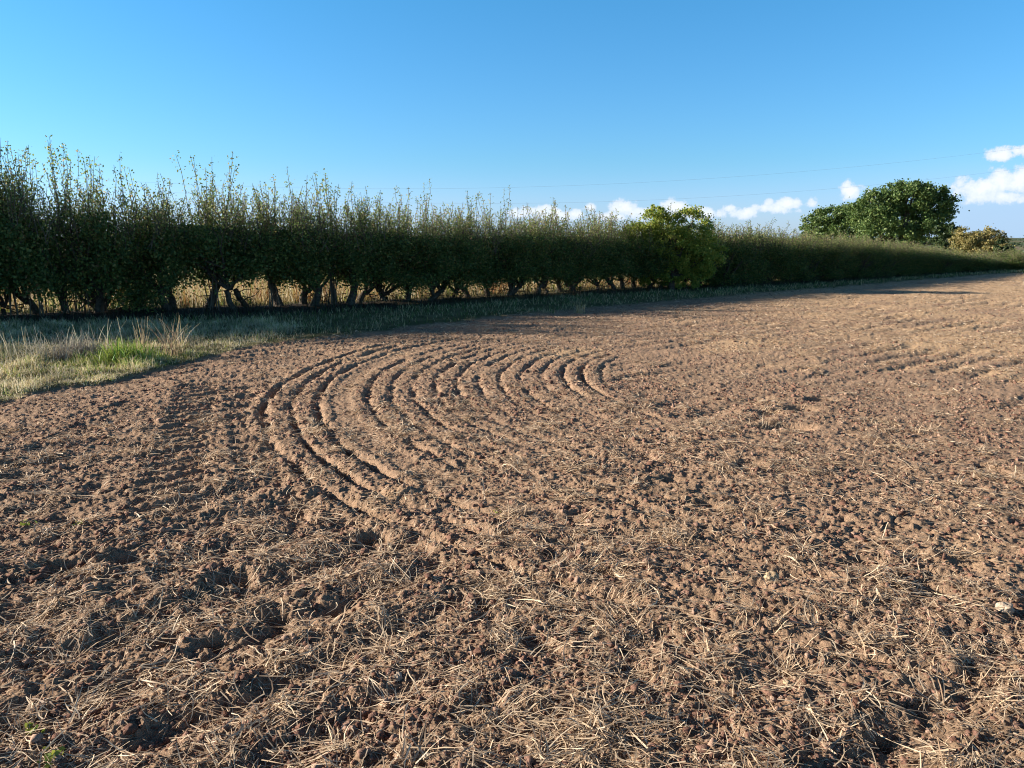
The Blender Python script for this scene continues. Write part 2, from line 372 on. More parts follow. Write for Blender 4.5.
M_far = leaf_mat('distant_wood', [(0, (0.03, 0.05, 0.02)), (1, (0.09, 0.11, 0.04))], 0.1)
M_bark, t, b, out = new_mat('bark')
g = t.nodes.new('ShaderNodeNewGeometry')
t.links.new(ramp(t, noise(t, g.outputs['Position'], 18, 5), [(0.3, (0.045, 0.035, 0.026)), (0.7, (0.14, 0.115, 0.085))]), b.inputs['Base Color'])
bp = t.nodes.new('ShaderNodeBump'); bp.inputs['Distance'].default_value = 0.02; t.links.new(noise(t, g.outputs['Position'], 40, 4), bp.inputs['Height']); t.links.new(bp.outputs[0], b.inputs['Normal'])
M_twig, t, b, out = new_mat('young_twig'); b.inputs['Base Color'].default_value = (0.15, 0.12, 0.085, 1)
M_clod, t, b, out = new_mat('soil_clod')
g = t.nodes.new('ShaderNodeNewGeometry')
cc = ramp(t, g.outputs['Random Per Island'], [(0, (0.15, 0.080, 0.056)), (0.6, (0.25, 0.145, 0.104)), (1, (0.42, 0.29, 0.21))])
cc = mix(t, 0.8, cc, ramp(t, noise(t, g.outputs['Position'], 110, 4, 0.7), [(0.35, (0.65, 0.63, 0.6)), (0.65, (1.35, 1.3, 1.25))]), 'MULTIPLY')
t.links.new(cc, b.inputs['Base Color'])
bp = t.nodes.new('ShaderNodeBump'); bp.inputs['Distance'].default_value = 0.008; bp.inputs['Strength'].default_value = 0.8
t.links.new(noise(t, g.outputs['Position'], 90, 5, 0.7), bp.inputs['Height']); t.links.new(bp.outputs[0], b.inputs['Normal'])
def stone_mat(name, c0, c1):
    m, t, b, out = new_mat(name)
    g = t.nodes.new('ShaderNodeNewGeometry')
    t.links.new(ramp(t, noise(t, g.outputs['Position'], 60, 5, 0.6), [(0.35, c0), (0.65, c1)]), b.inputs['Base Color'])
    bp = t.nodes.new('ShaderNodeBump'); bp.inputs['Distance'].default_value = 0.004; t.links.new(noise(t, g.outputs['Position'], 120, 4), bp.inputs['Height']); t.links.new(bp.outputs[0], b.inputs['Normal'])
    return m
M_stone = stone_mat('pale_stone', (0.34, 0.26, 0.18), (0.52, 0.42, 0.31))
M_flint = stone_mat('buff_stone', (0.36, 0.25, 0.14), (0.55, 0.42, 0.26))
M_wire, t, b, out = new_mat('weathered_cable'); b.inputs['Base Color'].default_value = (0.30, 0.32, 0.34, 1)

# ------------------------------------------------------------------ geometry makers
rng = np.random.default_rng(7)
def rnd_unit(n, r=None):
    v = (r or rng).normal(size=(n, 3)); return v / np.linalg.norm(v, axis=1)[:, None]
def leaves(cent, length, width, r, up=0.0):
    """one small diamond-shaped leaf at each centre"""
    n = len(cent); a = rnd_unit(n, r); a[:, 2] += up; a /= np.linalg.norm(a, axis=1)[:, None]
    c = rnd_unit(n, r); b = np.cross(a, c); b /= np.linalg.norm(b, axis=1)[:, None] + 1e-9
    s = r.uniform(0.65, 1.3, n)[:, None]
    Lh = a * (length / 2) * s; Wh = b * (width / 2) * s
    v = np.stack([cent - Lh, cent + Wh, cent + Lh, cent - Wh], 1).reshape(-1, 3)
    f = np.arange(n * 4).reshape(-1, 4)
    return v, f
class Tubes:
    def __init__(s): s.v = []; s.f = []; s.n = 0
    def add(s, pts, rad, k=6):
        pts = np.asarray(pts, float); m = len(pts)
        tan = np.gradient(pts, axis=0); tan /= np.linalg.norm(tan, axis=1)[:, None] + 1e-9
        ref = np.array([0.31, 0.95, 0.05]); u = np.cross(tan, ref); u /= np.linalg.norm(u, axis=1)[:, None] + 1e-9
        w = np.cross(tan, u); a = np.arange(k) * 2 * np.pi / k
        ring = pts[:, None] + (u[:, None] * np.cos(a)[None, :, None] + w[:, None] * np.sin(a)[None, :, None]) * np.asarray(rad)[:, None, None]
        s.v.append(ring.reshape(-1, 3))
        i = np.arange(m - 1)[:, None] * k; j = np.arange(k)[None]; j2 = (j + 1) % k
        s.f.append(s.n + np.stack([i + j, i + j2, i + k + j2, i + k + j], -1).reshape(-1, 4)); s.n += m * k
    def build(s, name, mat, parent=None):
        return mesh_np(name, np.concatenate(s.v), np.concatenate(s.f), mat, parent, smooth=True)
def wander(p0, p1, n, amp, r):
    t = np.linspace(0, 1, n)[:, None]; p = np.asarray(p0) * (1 - t) + np.asarray(p1) * t
    off = np.cumsum(r.normal(size=(n, 3)), 0) * amp / math.sqrt(n); off -= off[0] ; off *= np.minimum(t * 3, 1)
    return p + off

def make_shrub(seed, gap=0.62, nl=8500, tall=1.0, wid=0.85, dep=0.8, leafL=0.062, stems=1):
    """hedge hawthorn, 2.2 m to the top of the dense part, with loose shoots above"""
    r = np.random.default_rng(seed)
    root = empty('hawthorn_shrub', (0, 0, 0))
    B = Tubes()
    tips = []
    for s in range(stems):
        bx, by = r.normal(0, 0.10 + 0.12 * (stems > 1), 2)
        fork = np.array([bx + r.normal(0, 0.22), by + r.normal(0, 0.12), gap * r.uniform(0.75, 1.1)])
        R0 = r.uniform(0.075, 0.11) * (0.75 if stems > 1 else 1.0)
        pts = wander((bx, by, -0.15), fork, 7, 0.05, r)
        T = Tubes(); T.add(pts, np.linspace(R0 * 1.35, R0 * 0.8, 7) * np.array([1.25, 1.05, 1, 1, 1, 1, 1.05]), 8); T.build('trunk', M_bark, root)
        for k in range(6):
            a = r.uniform(0, 6.28); q = fork + np.array([math.cos(a) * wid * 0.6, math.sin(a) * dep * 0.5, r.uniform(0.5, 1.1)])
            B.add(wander(fork - [0, 0, 0.05], q, 7, 0.12, r), np.linspace(R0 * 0.55, 0.015, 7), 6); tips.append(q)
            for j in range(3):
                q2 = q + np.array([r.normal(0, .25), r.normal(0, .25), r.uniform(0.1, 0.5)])
                B.add(wander(fork * 0.45 + q * 0.55, q2, 5, 0.08, r), np.linspace(0.02, 0.006, 5), 4)
        # low twiggy bits reaching into the gap
        for k in range(5):
            p = fork * r.uniform(0.3, 0.9); a = r.uniform(0, 6.28)
            q = p + np.array([math.cos(a) * r.uniform(.2, .5), math.sin(a) * .3, r.uniform(-.15, .3)])
            B.add(wander(p, q, 5, 0.06, r), np.linspace(0.013, 0.004, 5), 4)
    # dense crown: uneven mass of clumps
    nc = 70; cen = np.stack([r.uniform(-wid, wid, nc), r.uniform(-dep, dep, nc), r.uniform(gap + 0.18, 1.66, nc)], -1)
    if gap < 0.3: cen[:, 2] = r.uniform(0.15, 1.66, nc)
    w = r.uniform(0.5, 1.3, nc); idx = r.choice(nc, nl, p=w / w.sum())
    c = cen[idx] + r.normal(size=(nl, 3)) * np.array([0.17, 0.15, 0.15])
    c[:, 2] = np.where(c[:, 2] > 1.82, 1.82 - r.uniform(0, .3, nl), c[:, 2])
    lo_ = gap + 0.12 + 0.28 * np.sin(c[:, 0] * 4.1 + seed) + 0.12 * np.sin(c[:, 0] * 9.7 + seed * 2)
    low = r.random(nl) < np.clip((lo_ + 0.1 - c[:, 2]) * 3.0, 0, 0.93); c = c[~low]; c = c[c[:, 2] > 0.05]
    v, f = leaves(c, leafL, leafL * 0.62, r)
    mesh_np('crown', v, f, M_haw, root)
    # upright shoots
    S = Tubes(); lc = []
    gcx = r.uniform(-wid, wid, 13); gcy = r.uniform(-dep, dep, 13) * 0.8; gch = r.uniform(0.55, 1.35, 13)
    for k in range(95):
        j_ = r.integers(0, 13); p = np.array([gcx[j_] + r.normal(0, .10), np.clip(gcy[j_] + r.normal(0, .12), -dep, dep), r.uniform(1.25, 1.7)])
        hgt = r.uniform(0.25, 0.5) + r.uniform(0.1, 0.35) * tall + (r.random() < 0.16) * r.uniform(0.2, 0.7) * tall
        hgt = hgt * gch[j_]
        q = p + np.array([r.normal(0, 0.20), r.normal(0, 0.16), hgt + 0.25])
        pts = wander(p, q, 6, 0.10, r); S.add(pts, np.linspace(0.009, 0.004, 6), 3)
        m = int(50 * (hgt + 0.3)); tt = r.random(m) ** 1.25; ii = tt * 5; i0 = np.minimum(ii.astype(int), 4); fr = (ii - i0)[:, None]
        sp = (0.11 * (1.2 - tt))[:, None]
        lc.append(pts[i0] * (1 - fr) + pts[i0 + 1] * fr + r.normal(size=(m, 3)) * sp)
    lc = np.concatenate(lc)
    # loose fuzz between the shoots
    nf = 500; fz = np.stack([r.uniform(-wid, wid, nf), r.uniform(-dep, dep, nf) * .9, 1.75 + np.abs(r.normal(0, 0.2, nf))], -1)
    v, f = leaves(np.concatenate([lc, fz]), leafL * 0.8, leafL * 0.42, r, 0.4)
    B.build('limbs', M_bark, root)
    sh = S.build('shoots', M_twig, root); mesh_np('shoot_leaves', v, f, M_shoot, sh)
    return root
def children(o): return [c for c in bpy.data.objects if c.parent == o]
def copy_tree(o, parent=None):
    c = o.copy(); COL.objects.link(c)
    if parent is not None: c.parent = parent
    for ch in KIDS.get(o.name, children(o)): copy_tree(ch, c)
    return c
KIDS = {}
def clump_crown(name, blobs, nleaf, L_, W_, mat, parent, r, shell=0.75):
    """leaf clumps spread through a set of ellipsoidal boughs: (x,y,z,rx,ry,rz)"""
    bl = np.array(blobs, float); vol = bl[:, 3] * bl[:, 4] * bl[:, 5]; vol = vol ** 0.7
    ncl = max(30, nleaf // 75)
    bi = r.choice(len(bl), ncl, p=vol / vol.sum())
    d = rnd_unit(ncl, r) * (shell + (1 - shell) * r.random(ncl)[:, None]) * r.uniform(0.85, 1.12, ncl)[:, None]
    cc = bl[bi, :3] + d * bl[bi, 3:6]
    sz = bl[bi, 3:6].min(axis=1) * 0.22
    idx = r.integers(0, ncl, nleaf)
    c = cc[idx] + r.normal(size=(nleaf, 3)) * (sz[idx] * r.uniform(0.5, 1.15, nleaf))[:, None] * np.array([1.1, 1.1, 0.75])
    v, f = leaves(c, L_, W_, r)
    return mesh_np(name, v, f, mat, parent)

# ------------------------------------------------------------------ hedge
PROTO = [make_shrub(100 + i, gap=(.58, .46, .62, .50)[i], stems=(1, 2, 1, 2)[i], tall=0.85, nl=13000, wid=0.95, dep=0.95) for i in range(4)]
PROTO_M = [make_shrub(200 + i, gap=0.34, stems=2, tall=0.75, nl=13000, dep=0.95) for i in range(3)]
PROTO_D = [make_shrub(300 + i, gap=0.12, stems=3, tall=0.45, nl=14000) for i in range(3)]
for o in PROTO + PROTO_M + PROTO_D:
    KIDS[o.name] = children(o)
    for c in KIDS[o.name]: KIDS[c.name] = children(c)
used = set()
TOPPX = ([-220, 0, 115, 240, 335, 440, 600, 720, 850, 930, 985, 1100], [192, 192, 201, 210, 217, 222, 227, 232, 241.5, 249, 257, 262])
def hedge_y(x): return float(np.interp(x, hx, hy))
near_px = [-150, -112, -72, -33, 8, 60, 113, 157, 197, 242, 272, 312, 338, 374, 404, 434]
spots = []
for p in near_px:
    # intersection of that bearing with the hedge line
    u = sky_uv(p, HORIZON)[0]
    ys = np.linspace(8, 60, 2000); xs = u * ys
    k = int(np.argmin(np.abs(ys - np.interp(xs, hx, hy)))); spots.append((xs[k], ys[k], p))
x, y, _ = spots[-1]
while x < 62:
    # walk along the hedge in steps of about 0.85 m
    d = 0.05
    nx = x; acc_ = 0
    while acc_ < (0.82 if x < 20 else 1.05):
        ny0 = hedge_y(nx); nx += d; acc_ += math.hypot(d, hedge_y(nx) - ny0)
    x, y = nx, hedge_y(nx)
    spots.append((x, y, 512 + FPX * 1.018 * x / y))
x = spots[0][0]
for k in range(22):
    x -= 0.95; spots.insert(0, (x, hedge_y(x), -200))
ordw = ['first', 'second', 'third', 'fourth', 'fifth', 'sixth', 'seventh', 'eighth', 'ninth', 'tenth', 'eleventh', 'twelfth', 'thirteenth', 'fourteenth', 'fifteenth', 'sixteenth', 'seventeenth', 'eighteenth', 'nineteenth', 'twentieth']
near_labels = {
    8: 'hedge hawthorn at the left edge with orange-brown undergrowth showing under it', 60: 'hedge hawthorn with the tallest loose shoots, above the bent dead tussock',
    113: 'hedge hawthorn with broad dark twiggy base reaching the ground left of the first gap', 157: 'hedge hawthorn on a slim bare trunk with bright gaps on both sides, leftmost such trunk',
    197: 'hedge hawthorn on a leaning bare trunk right of the brightest grassy gap', 242: 'hedge hawthorn whose trunk forks in a V above rusty undergrowth',
    272: 'hedge hawthorn with two thick dark stems close right of the V-forked trunk', 312: 'hedge hawthorn on a thin trunk between two small pale gaps',
    338: 'hedge hawthorn with thick dark trunk below the tall narrow spike of shoots', 374: 'hedge hawthorn right of the tall spike with reddish stems seen beneath',
    404: 'hedge hawthorn with yellow leaves showing through under its crown', 434: 'hedge hawthorn with a pale slanting stem seen at its foot'}
midn = 0; rs = np.random.default_rng(3)
shrubs = []
for i, (x, y, p) in enumerate(spots):
    fam = PROTO if 130 < p < 355 else PROTO_D if 100 < p < 120 else (PROTO_M if p < 700 else PROTO_D)
    src = fam[i % len(fam)]
    if src.name not in used: o = src; used.add(src.name)
    else: o = copy_tree(src)
    d = y
    top = float(np.interp(p, *TOPPX)); gz0 = float(terrain(np.array([x]), np.array([y]))[0])
    Hs = EYE + (HORIZON - top) / FPX * d * 1.0 - gz0
    if p > 1000: Hs = 1.0
    if p < -90: Hs = 3.5
    sz = Hs / 2.25 * rs.uniform(0.96, 1.05)
    o.location = (x, y + rs.normal(0, 0.06), float(height(np.array([x]), np.array([y]))[0]) - 0.05)
    slope = math.atan2(hedge_y(x + .5) - hedge_y(x - .5), 1.0)
    o.rotation_euler = (0, 0, slope + (math.pi if rs.random() < 0.5 else 0) + rs.normal(0, 0.12))
    wsc = 1.0 * rs.uniform(0.95, 1.1) * (1 if x < 20 else 1.15)
    o.scale = (wsc * (1 if rs.random() < .5 else -1), wsc * (1.0 if p < 700 else 1.05), sz)
    grp = 'hawthorns forming the field hedge'
    if p < -5: lab = 'hedge hawthorn beyond the left edge of the picture'; grp = 'hawthorns beyond the left edge'
    elif p in near_labels: lab = near_labels[p]
    elif 645 <= p < 715: lab = 'hedge hawthorn behind and under the bright yellow-green maple'; grp = 'hedge hawthorns behind the maple'
    elif p < 645:
        lab = '%s hedge hawthorn right of the one with the pale slanting stem' % ordw[midn]; midn += 1
    else: lab = 'low dense hedge hawthorn in the dark unbroken stretch right of the yellow-green maple'; grp = 'hedge hawthorns right of the maple'
    tag(o, lab, 'hedge shrub', grp); shrubs.append(o)

# tall narrow spike of shoots in the hedge
def make_spike(px, ytop, label, n=9, seed=1, spread=0.16):
    r = np.random.default_rng(seed); u = sky_uv(px, HORIZON)[0]; ys = np.linspace(8, 60, 2000)
    k = int(np.argmin(np.abs(ys - np.interp(u * ys, hx, hy)))); x, y = u * ys[k], ys[k]
    top = EYE + (HORIZON - ytop) / FPX * y
    root = empty('hedge_sapling', (x, y - 0.1, 0.0)); S = Tubes(); lc = []
    for k in range(n):
        p = np.array([r.normal(0, spread * .6), r.normal(0, spread * .6), 0.0]); q = np.array([r.normal(0, spread), r.normal(0, spread), top * r.uniform(0.86, 1.0)])
        pts = wander(p, q, 9, 0.07, r); S.add(pts, np.linspace(0.017, 0.004, 9), 4)
        m = 75; tt = 0.5 + 0.5 * r.random(m); ii = tt * 8; i0 = np.minimum(ii.astype(int), 7); fr = (ii - i0)[:, None]
        lc.append(pts[i0] * (1 - fr) + pts[i0 + 1] * fr + r.normal(size=(m, 3)) * 0.05)
    v, f = leaves(np.concatenate(lc), 0.055, 0.032, r, 0.4)
    S.build('stems', M_twig, root); mesh_np('leaves', v, f, M_shoot, root)
    tag(root, label, 'sapling', 'saplings standing up out of the hedge')
make_spike(333, 176, 'narrow pale spike of upright shoots rising above the middle of the hedge', 11, 1, 0.12)
make_spike(270, 178, 'loose pair of bare-tipped shoots rising left of the narrow pale spike', 5, 2, 0.12)
make_spike(208, 152, 'spreading fan of tall thin shoots between the left tall shoots and the middle', 7, 3, 0.26)
make_spike(64, 141, 'tallest arching leafy shoots above the left end of the hedge', 8, 4, 0.28)
make_spike(36, 150, 'tall leafy shoots leaning together near the left edge of the hedge', 6, 5, 0.25)
make_spike(92, 150, 'tall leafy shoots just right of the tallest arching ones', 6, 6, 0.2)
make_spike(140, 156, 'two thin leaning shoots in the dip of the hedge top', 4, 7, 0.15)
make_spike(8, 152, 'tall shoots cut by the left edge of the picture', 6, 8, 0.2)

# ------------------------------------------------------------------ the bright maple and the trees beyond
def make_tree(name, px, y_base, dist, blobs_px, nleaf, L_, W_, mat, label, cat, seed, depth=1.0, trunk_r=0.2, group=None, shell=0.72):
    """blobs_px: boughs as (x, y, half width, half height) bearings at the given distance"""
    r = np.random.default_rng(seed)
    s = dist / FPX / 1.018
    u0 = (px - 512) / FPX / 1.018
    bx = u0 * dist; by = dist
    z0 = float(terrain(np.array([bx]), np.array([by]))[0])
    root = empty(name, (bx, by, z0))
    bl = []
    for q in blobs_px:
        (x_, y_, hw, hh) = q[:4]; dy = q[4] if len(q) > 4 else r.uniform(-0.4, 0.4)
        bl.append(((x_ - px) * s, dy * hw * s * depth, EYE + (HORIZON - y_) * s - z0, hw * s, hw * s * depth, hh * s))
    T = Tubes(); B = Tubes(); mid = np.mean([b_[:3] for b_ in bl], axis=0); fork = np.array([mid[0] * 0.3, 0, mid[2] * 0.45])
    T.add(wander((0, 0, -0.3), fork, 6, trunk_r * 0.5, r), np.linspace(trunk_r * 1.3, trunk_r * 0.8, 6), 10)
    for b_ in bl:
        B.add(wander(fork - [0, 0, trunk_r], np.array(b_[:3]), 7, trunk_r, r), np.linspace(trunk_r * 0.55, trunk_r * 0.12, 7), 6)
    T.build('trunk', M_bark, root); B.build('limbs', M_bark, root)
    clump_crown('crown', bl, nleaf, L_, W_, mat, root, r, shell)
    return tag(root, label, cat, group)
md = hedge_y(4.75) - 0.9
make_tree('field_maple', 676, 290, md, [(655, 224, 20, 14), (640, 236, 20, 13), (672, 215, 20, 10), (690, 224, 22, 14), (665, 240, 26, 14), (700, 243, 22, 15), (690, 258, 24, 13), (708, 250, 17, 15), (645, 246, 16, 9), (672, 258, 18, 10), (668, 268, 16, 9), (698, 270, 18, 9), (684, 262, 20, 12), (655, 212, 12, 6), (702, 262, 18, 12), (660, 278, 20, 9), (690, 280, 22, 8), (675, 272, 24, 9)],
          34000, 0.065, 0.045, M_maple, 'bright yellow-green rounded maple bulging out of the hedge', 'tree', 11, depth=0.75, trunk_r=0.09)
oak = [(905, 198, 24, 14), (880, 206, 22, 15), (925, 206, 20, 15), (935, 220, 15, 13), (900, 222, 32, 15), (872, 222, 20, 16), (921, 232, 22, 11), (885, 238, 30, 10), (862, 212, 15, 11), (908, 190, 22, 8), (890, 193, 14, 8), (938, 208, 10, 11), (928, 194, 12, 8), (915, 214, 14, 10), (870, 200, 12, 8), (942, 228, 7, 7)]
make_tree('oak_tree', 903, 260, 84, oak, 45000, 0.23, 0.17, M_oak, 'large dark green oak standing beyond the hedge', 'tree', 12, trunk_r=0.45, shell=0.72)
make_tree('oak_tree', 830, 260, 92, [(835, 216, 22, 10), (850, 222, 22, 13), (820, 226, 17, 11), (845, 226, 18, 12), (832, 234, 26, 10), (852, 214, 14, 10), (812, 234, 11, 7)], 20000, 0.23, 0.17, M_oak,
          'smaller mid-green oak with sloping crown left of the large oak', 'tree', 13, trunk_r=0.3, shell=0.72)
make_tree('thorn_tree', 950, 262, 70, [(948, 232, 12, 7), (953, 240, 12, 8), (944, 242, 10, 8)], 3500, 0.24, 0.16, M_dark, 'small dark tree squeezed between the large oak and the golden bush', 'tree', 14, trunk_r=0.15)
make_tree('golden_bush', 980, 262, 47, [(975, 236, 17, 9), (990, 238, 15, 9), (965, 243, 12, 9), (985, 248, 20, 8), (1000, 244, 9, 8), (970, 252, 16, 6)], 16000, 0.11, 0.075, M_gold, 'golden-brown autumn bush at the far right end of the hedge', 'bush', 15, trunk_r=0.1)
make_tree('elder_bush', 1003, 266, 44, [(1001, 248, 6, 9), (1007, 254, 7, 8), (998, 259, 7, 6)], 2600, 0.14, 0.09, M_dark, 'small green bush against the right side of the golden bush', 'bush', 16, trunk_r=0.07)
# scattered far trees below the horizon
rf = np.random.default_rng(33); cs = []
for k in range(420):
    a = rf.uniform(math.radians(-44), math.radians(44)); d = rf.uniform(350, 3200); x_, y_ = d * math.sin(a), d * math.cos(a)
    z_ = float(terrain(np.array([x_]), np.array([y_]))[0]); w_ = rf.uniform(4, 9)
    m_ = 60
    cs.append(np.array([x_, y_, z_ + w_ * 0.6]) + rf.normal(size=(m_, 3)) * np.array([w_ * rf.uniform(0.6, 3), w_ * .6, w_ * 0.33]))
v, f = leaves(np.concatenate(cs), 3.4, 2.6, rf)
tag(mesh_np('distant_wood', v, f, M_far), 'hazy far woods and hedgerows below the horizon', 'wood', kind='stuff')

# ------------------------------------------------------------------ overhead wires on poles outside the view
def wire(cx, y0, dist, c, label, pxs=(-260, 1190)):
    xs = np.linspace(*pxs, 80); yy = y0 - c * (xs - cx) ** 2; s = dist / FPX
    pts = np.stack([(xs - 512) * s, np.full(80, float(dist)), EYE + (HORIZON - yy) * s], -1)
    T = Tubes(); T.add(pts, np.full(80, 0.0048), 5); o = T.build('overhead_wire', M_wire); tag(o, label, 'wire', 'overhead wires'); return pts
w1 = wire(400, 191, 80, 1.05e-4, 'upper thin overhead wire crossing the sky above the trees')
w2 = wire(480, 205, 80, 1.2e-4, 'lower thin overhead wire just above the hedge and clouds')
for e in (0, -1):
    x_, y_ = w1[e][0], w1[e][1]; zt = w1[e][2] + 0.6; z0 = float(terrain(np.array([x_]), np.array([y_]))[0])
    root = empty('utility_pole', (x_, y_, z0)); T = Tubes(); T.add([(0, 0, -.5), (0, 0, (zt - z0) / 2), (0, 0, zt - z0)], [0.16, .14, 0.11], 10); T.build('pole', M_bark, root)
    A = Tubes()
    for zz in (w1[e][2], w2[e][2]): A.add([(-.5, 0.02, zz - z0 - .12), (0, 0.02, zz - z0 - .12), (.5, 0.02, zz - z0 - .12)], [.05, .05, .05], 4)
    A.build('crossarm', M_bark, root)
    tag(root, 'wooden pole carrying the wires outside the picture on the ' + ('left' if e == 0 else 'right'), 'pole')

# ------------------------------------------------------------------ ground cover
def blades(x, y, hgt, wid, col, r, lean=0.5, seg=3, droop=0.5, base_sink=0.01, mat=None, name='grass', z=None):
    """bent tapering grass blades"""
    n = len(x); z = height(x, y) - base_sink if z is None else z
    a = r.uniform(0, 2 * np.pi, n); ln = r.uniform(0.1, 1, n) * lean
    dx = np.cos(a) * ln; dy = np.sin(a) * ln
    fa = r.uniform(0, 2 * np.pi, n); wx = np.cos(fa); wy = np.sin(fa)
    V_ = []; C_ = []
    for k in range(seg + 1):
        t_ = k / seg; w_ = wid * (1 - t_ * 0.85) / 2
        ox = dx * hgt * t_ ** 1.6; oy = dy * hgt * t_ ** 1.6; oz = hgt * (t_ - droop * ln * t_ ** 2.4)
        for s_ in (-1, 1):
            V_.append(np.stack([x + ox + s_ * wx * w_, y + oy + s_ * wy * w_, z + oz], -1))
            C_.append(col * (0.85 + 0.3 * t_))
    V_ = np.stack(V_, 1).reshape(-1, 3); C_ = np.stack(C_, 1).reshape(-1, 3); m = 2 * (seg + 1)
    b0 = np.arange(n)[:, None] * m
    F_ = np.concatenate([np.concatenate([b0 + 2 * k, b0 + 2 * k + 1, b0 + 2 * k + 3, b0 + 2 * k + 2], 1) for k in range(seg)])
    return V_, F_, C_
def pal(n, r, stops, w):
    i = r.choice(len(stops), n, p=np.array(w) / sum(w)); c = np.array(stops)[i]
    return c * r.uniform(0.75, 1.25, n)[:, None]
GREEN = (0.10, 0.17, 0.035); LIME = (0.30, 0.36, 0.07); STRAW = (0.56, 0.45, 0.25); PALE = (0.66, 0.58, 0.39); DARKG = (0.06, 0.10, 0.03); RUST = (0.30, 0.13, 0.05); GOLD = (0.42, 0.29, 0.10)
def put_blades(name, label, cat, parts_):
    Vs = []; Fs = []; Cs = []; n0 = 0
    for (V_, F_, C_) in parts_: Vs.append(V_); Fs.append(F_ + n0); Cs.append(C_); n0 += len(V_)
    o = mesh_np(name, np.concatenate(Vs), np.concatenate(Fs), M_blade, cols=np.concatenate(Cs)); return tag(o, label, cat, kind='stuff')
r = np.random.default_rng(5)
# verge between soil and hedge
def scatter(n, x0, x1, y0, y1, cond, r):
    x = r.uniform(x0, x1, n); y = r.uniform(y0, y1, n); k = cond(x, y); return x[k], y[k]
x, y = scatter(520000, -16, -2, 5.5, 14.5, lambda x, y: (soil_d(x, y) + edge_n(x, y) < 0.12 + 0.2 * perlin(x * 5, y * 5, 6)) & (hedge_d(x, y) < -1.0) & (x > -0.75 * y) & (x < -3.4 + 0.9 * perlin(x * 1.5, y * 1.5, 88)) & (r.random(len(x)) < sstep(-2.9, -4.6, x)), r)
k = r.random(len(x)) < 0.85 * (0.55 + 0.9 * sstep(-.3, .3, fbm(x, y, 7, 3))) * (1 - 0.5 * sstep(10.5, 12, y)); x, y = x[k], y[k]
n = len(x); g_ = sstep(-0.05, 0.3, fbm(x / 0.9, y / 0.9, 8, 3)); qx, qy = gp(122, 362); g2 = 0.8 * np.exp(-((x - qx) ** 2 + (y - qy) ** 2) / 0.6)
c1 = pal(n, r, [STRAW, PALE, (0.5, 0.46, 0.2), LIME], [4, 6, 2, 0.8]); c2 = pal(n, r, [GREEN, LIME, STRAW], [3, 2, 3])
pk = (r.random(n) < np.clip(g_ * 0.25 + g2, 0, 0.95))[:, None]; c = np.where(pk, c2, c1)
c = np.where((r.random(n) < g2 * 0.8)[:, None], pal(n, r, [LIME], [1]), c)
hh = r.uniform(0.04, 0.15, n) * (0.4 + 0.85 * sstep(-.2, .35, fbm(x * 2.2, y * 2.2, 71, 3))) * (1 + 0.5 * g2) * (0.6 + 0.5 * sstep(0, 0.8, -soil_d(x, y)))
c = c * (0.7 + 0.6 * sstep(-.3, .3, fbm(x * 1.6, y * 1.6, 72, 3)))[:, None]
P1 = blades(x, y, hh, 0.009, c, r, 1.0, 2, 0.7)
put_blades('verge_grass', 'pale dry grass with lime green patches on the sunlit left verge', 'grass', [P1])
# shaded verge
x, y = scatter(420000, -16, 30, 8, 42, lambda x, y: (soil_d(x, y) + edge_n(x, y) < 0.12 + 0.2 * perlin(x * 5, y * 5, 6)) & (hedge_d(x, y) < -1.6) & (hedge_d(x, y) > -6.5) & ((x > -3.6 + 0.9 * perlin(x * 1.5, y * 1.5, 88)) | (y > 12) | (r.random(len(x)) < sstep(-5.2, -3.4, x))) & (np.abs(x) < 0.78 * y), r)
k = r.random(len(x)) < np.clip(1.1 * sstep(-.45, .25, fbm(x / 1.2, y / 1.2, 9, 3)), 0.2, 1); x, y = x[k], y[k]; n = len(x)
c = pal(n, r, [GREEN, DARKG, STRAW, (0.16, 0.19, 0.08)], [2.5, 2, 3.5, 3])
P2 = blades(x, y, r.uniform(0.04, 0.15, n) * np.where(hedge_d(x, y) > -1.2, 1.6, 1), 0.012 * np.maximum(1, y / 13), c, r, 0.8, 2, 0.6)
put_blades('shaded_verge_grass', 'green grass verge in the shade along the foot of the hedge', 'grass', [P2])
# tall growth beyond the hedge
x, y = scatter(150000, -22, 20, 13, 40, lambda x, y: (hedge_d(x, y) > 0.9) & (hedge_d(x, y) < 7) & (np.abs(x) < 0.8 * y), r)
n = len(x); f_ = fbm(x / 1.1, y / 1.1, 19, 3)
c = np.where((f_ > 0.12)[:, None], pal(n, r, [RUST, GOLD, STRAW], [3, 2, 1]), np.where((f_ < -0.15)[:, None], pal(n, r, [LIME, GREEN, STRAW], [2, 2, 3]), pal(n, r, [STRAW, PALE, GOLD], [3, 2, 2])))
P3 = blades(x, y, r.uniform(0.2, 0.62, n) * np.where(f_ > 0.12, 1.3, 0.8), 0.02, c, r, 0.6, 3, 0.4)
put_blades('tall_dry_grass', 'sunlit golden and rusty undergrowth glimpsed through the hedge gaps', 'undergrowth', [P3])
# dead stalks and brambles under hedge
x, y = scatter(150000, -16, 26, 8, 42, lambda x, y: (hedge_d(x, y) < 0.8) & (hedge_d(x, y) > np.where(x < -3, -2.4, -1.5)) & (np.abs(x) < 0.8 * y), r)
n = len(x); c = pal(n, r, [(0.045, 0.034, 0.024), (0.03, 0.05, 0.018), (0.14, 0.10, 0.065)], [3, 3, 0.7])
P4 = blades(x, y, r.uniform(0.06, 0.30, n) * (0.5 + 1.7 * sstep(-.1, .5, fbm(x * 1.3, y * 1.3, 73, 3))), 0.014, c, r, 0.9, 3, 0.6)
put_blades('hedge_bottom_growth', 'dark tangled stems and weeds in the hedge bottom', 'undergrowth', [P4])

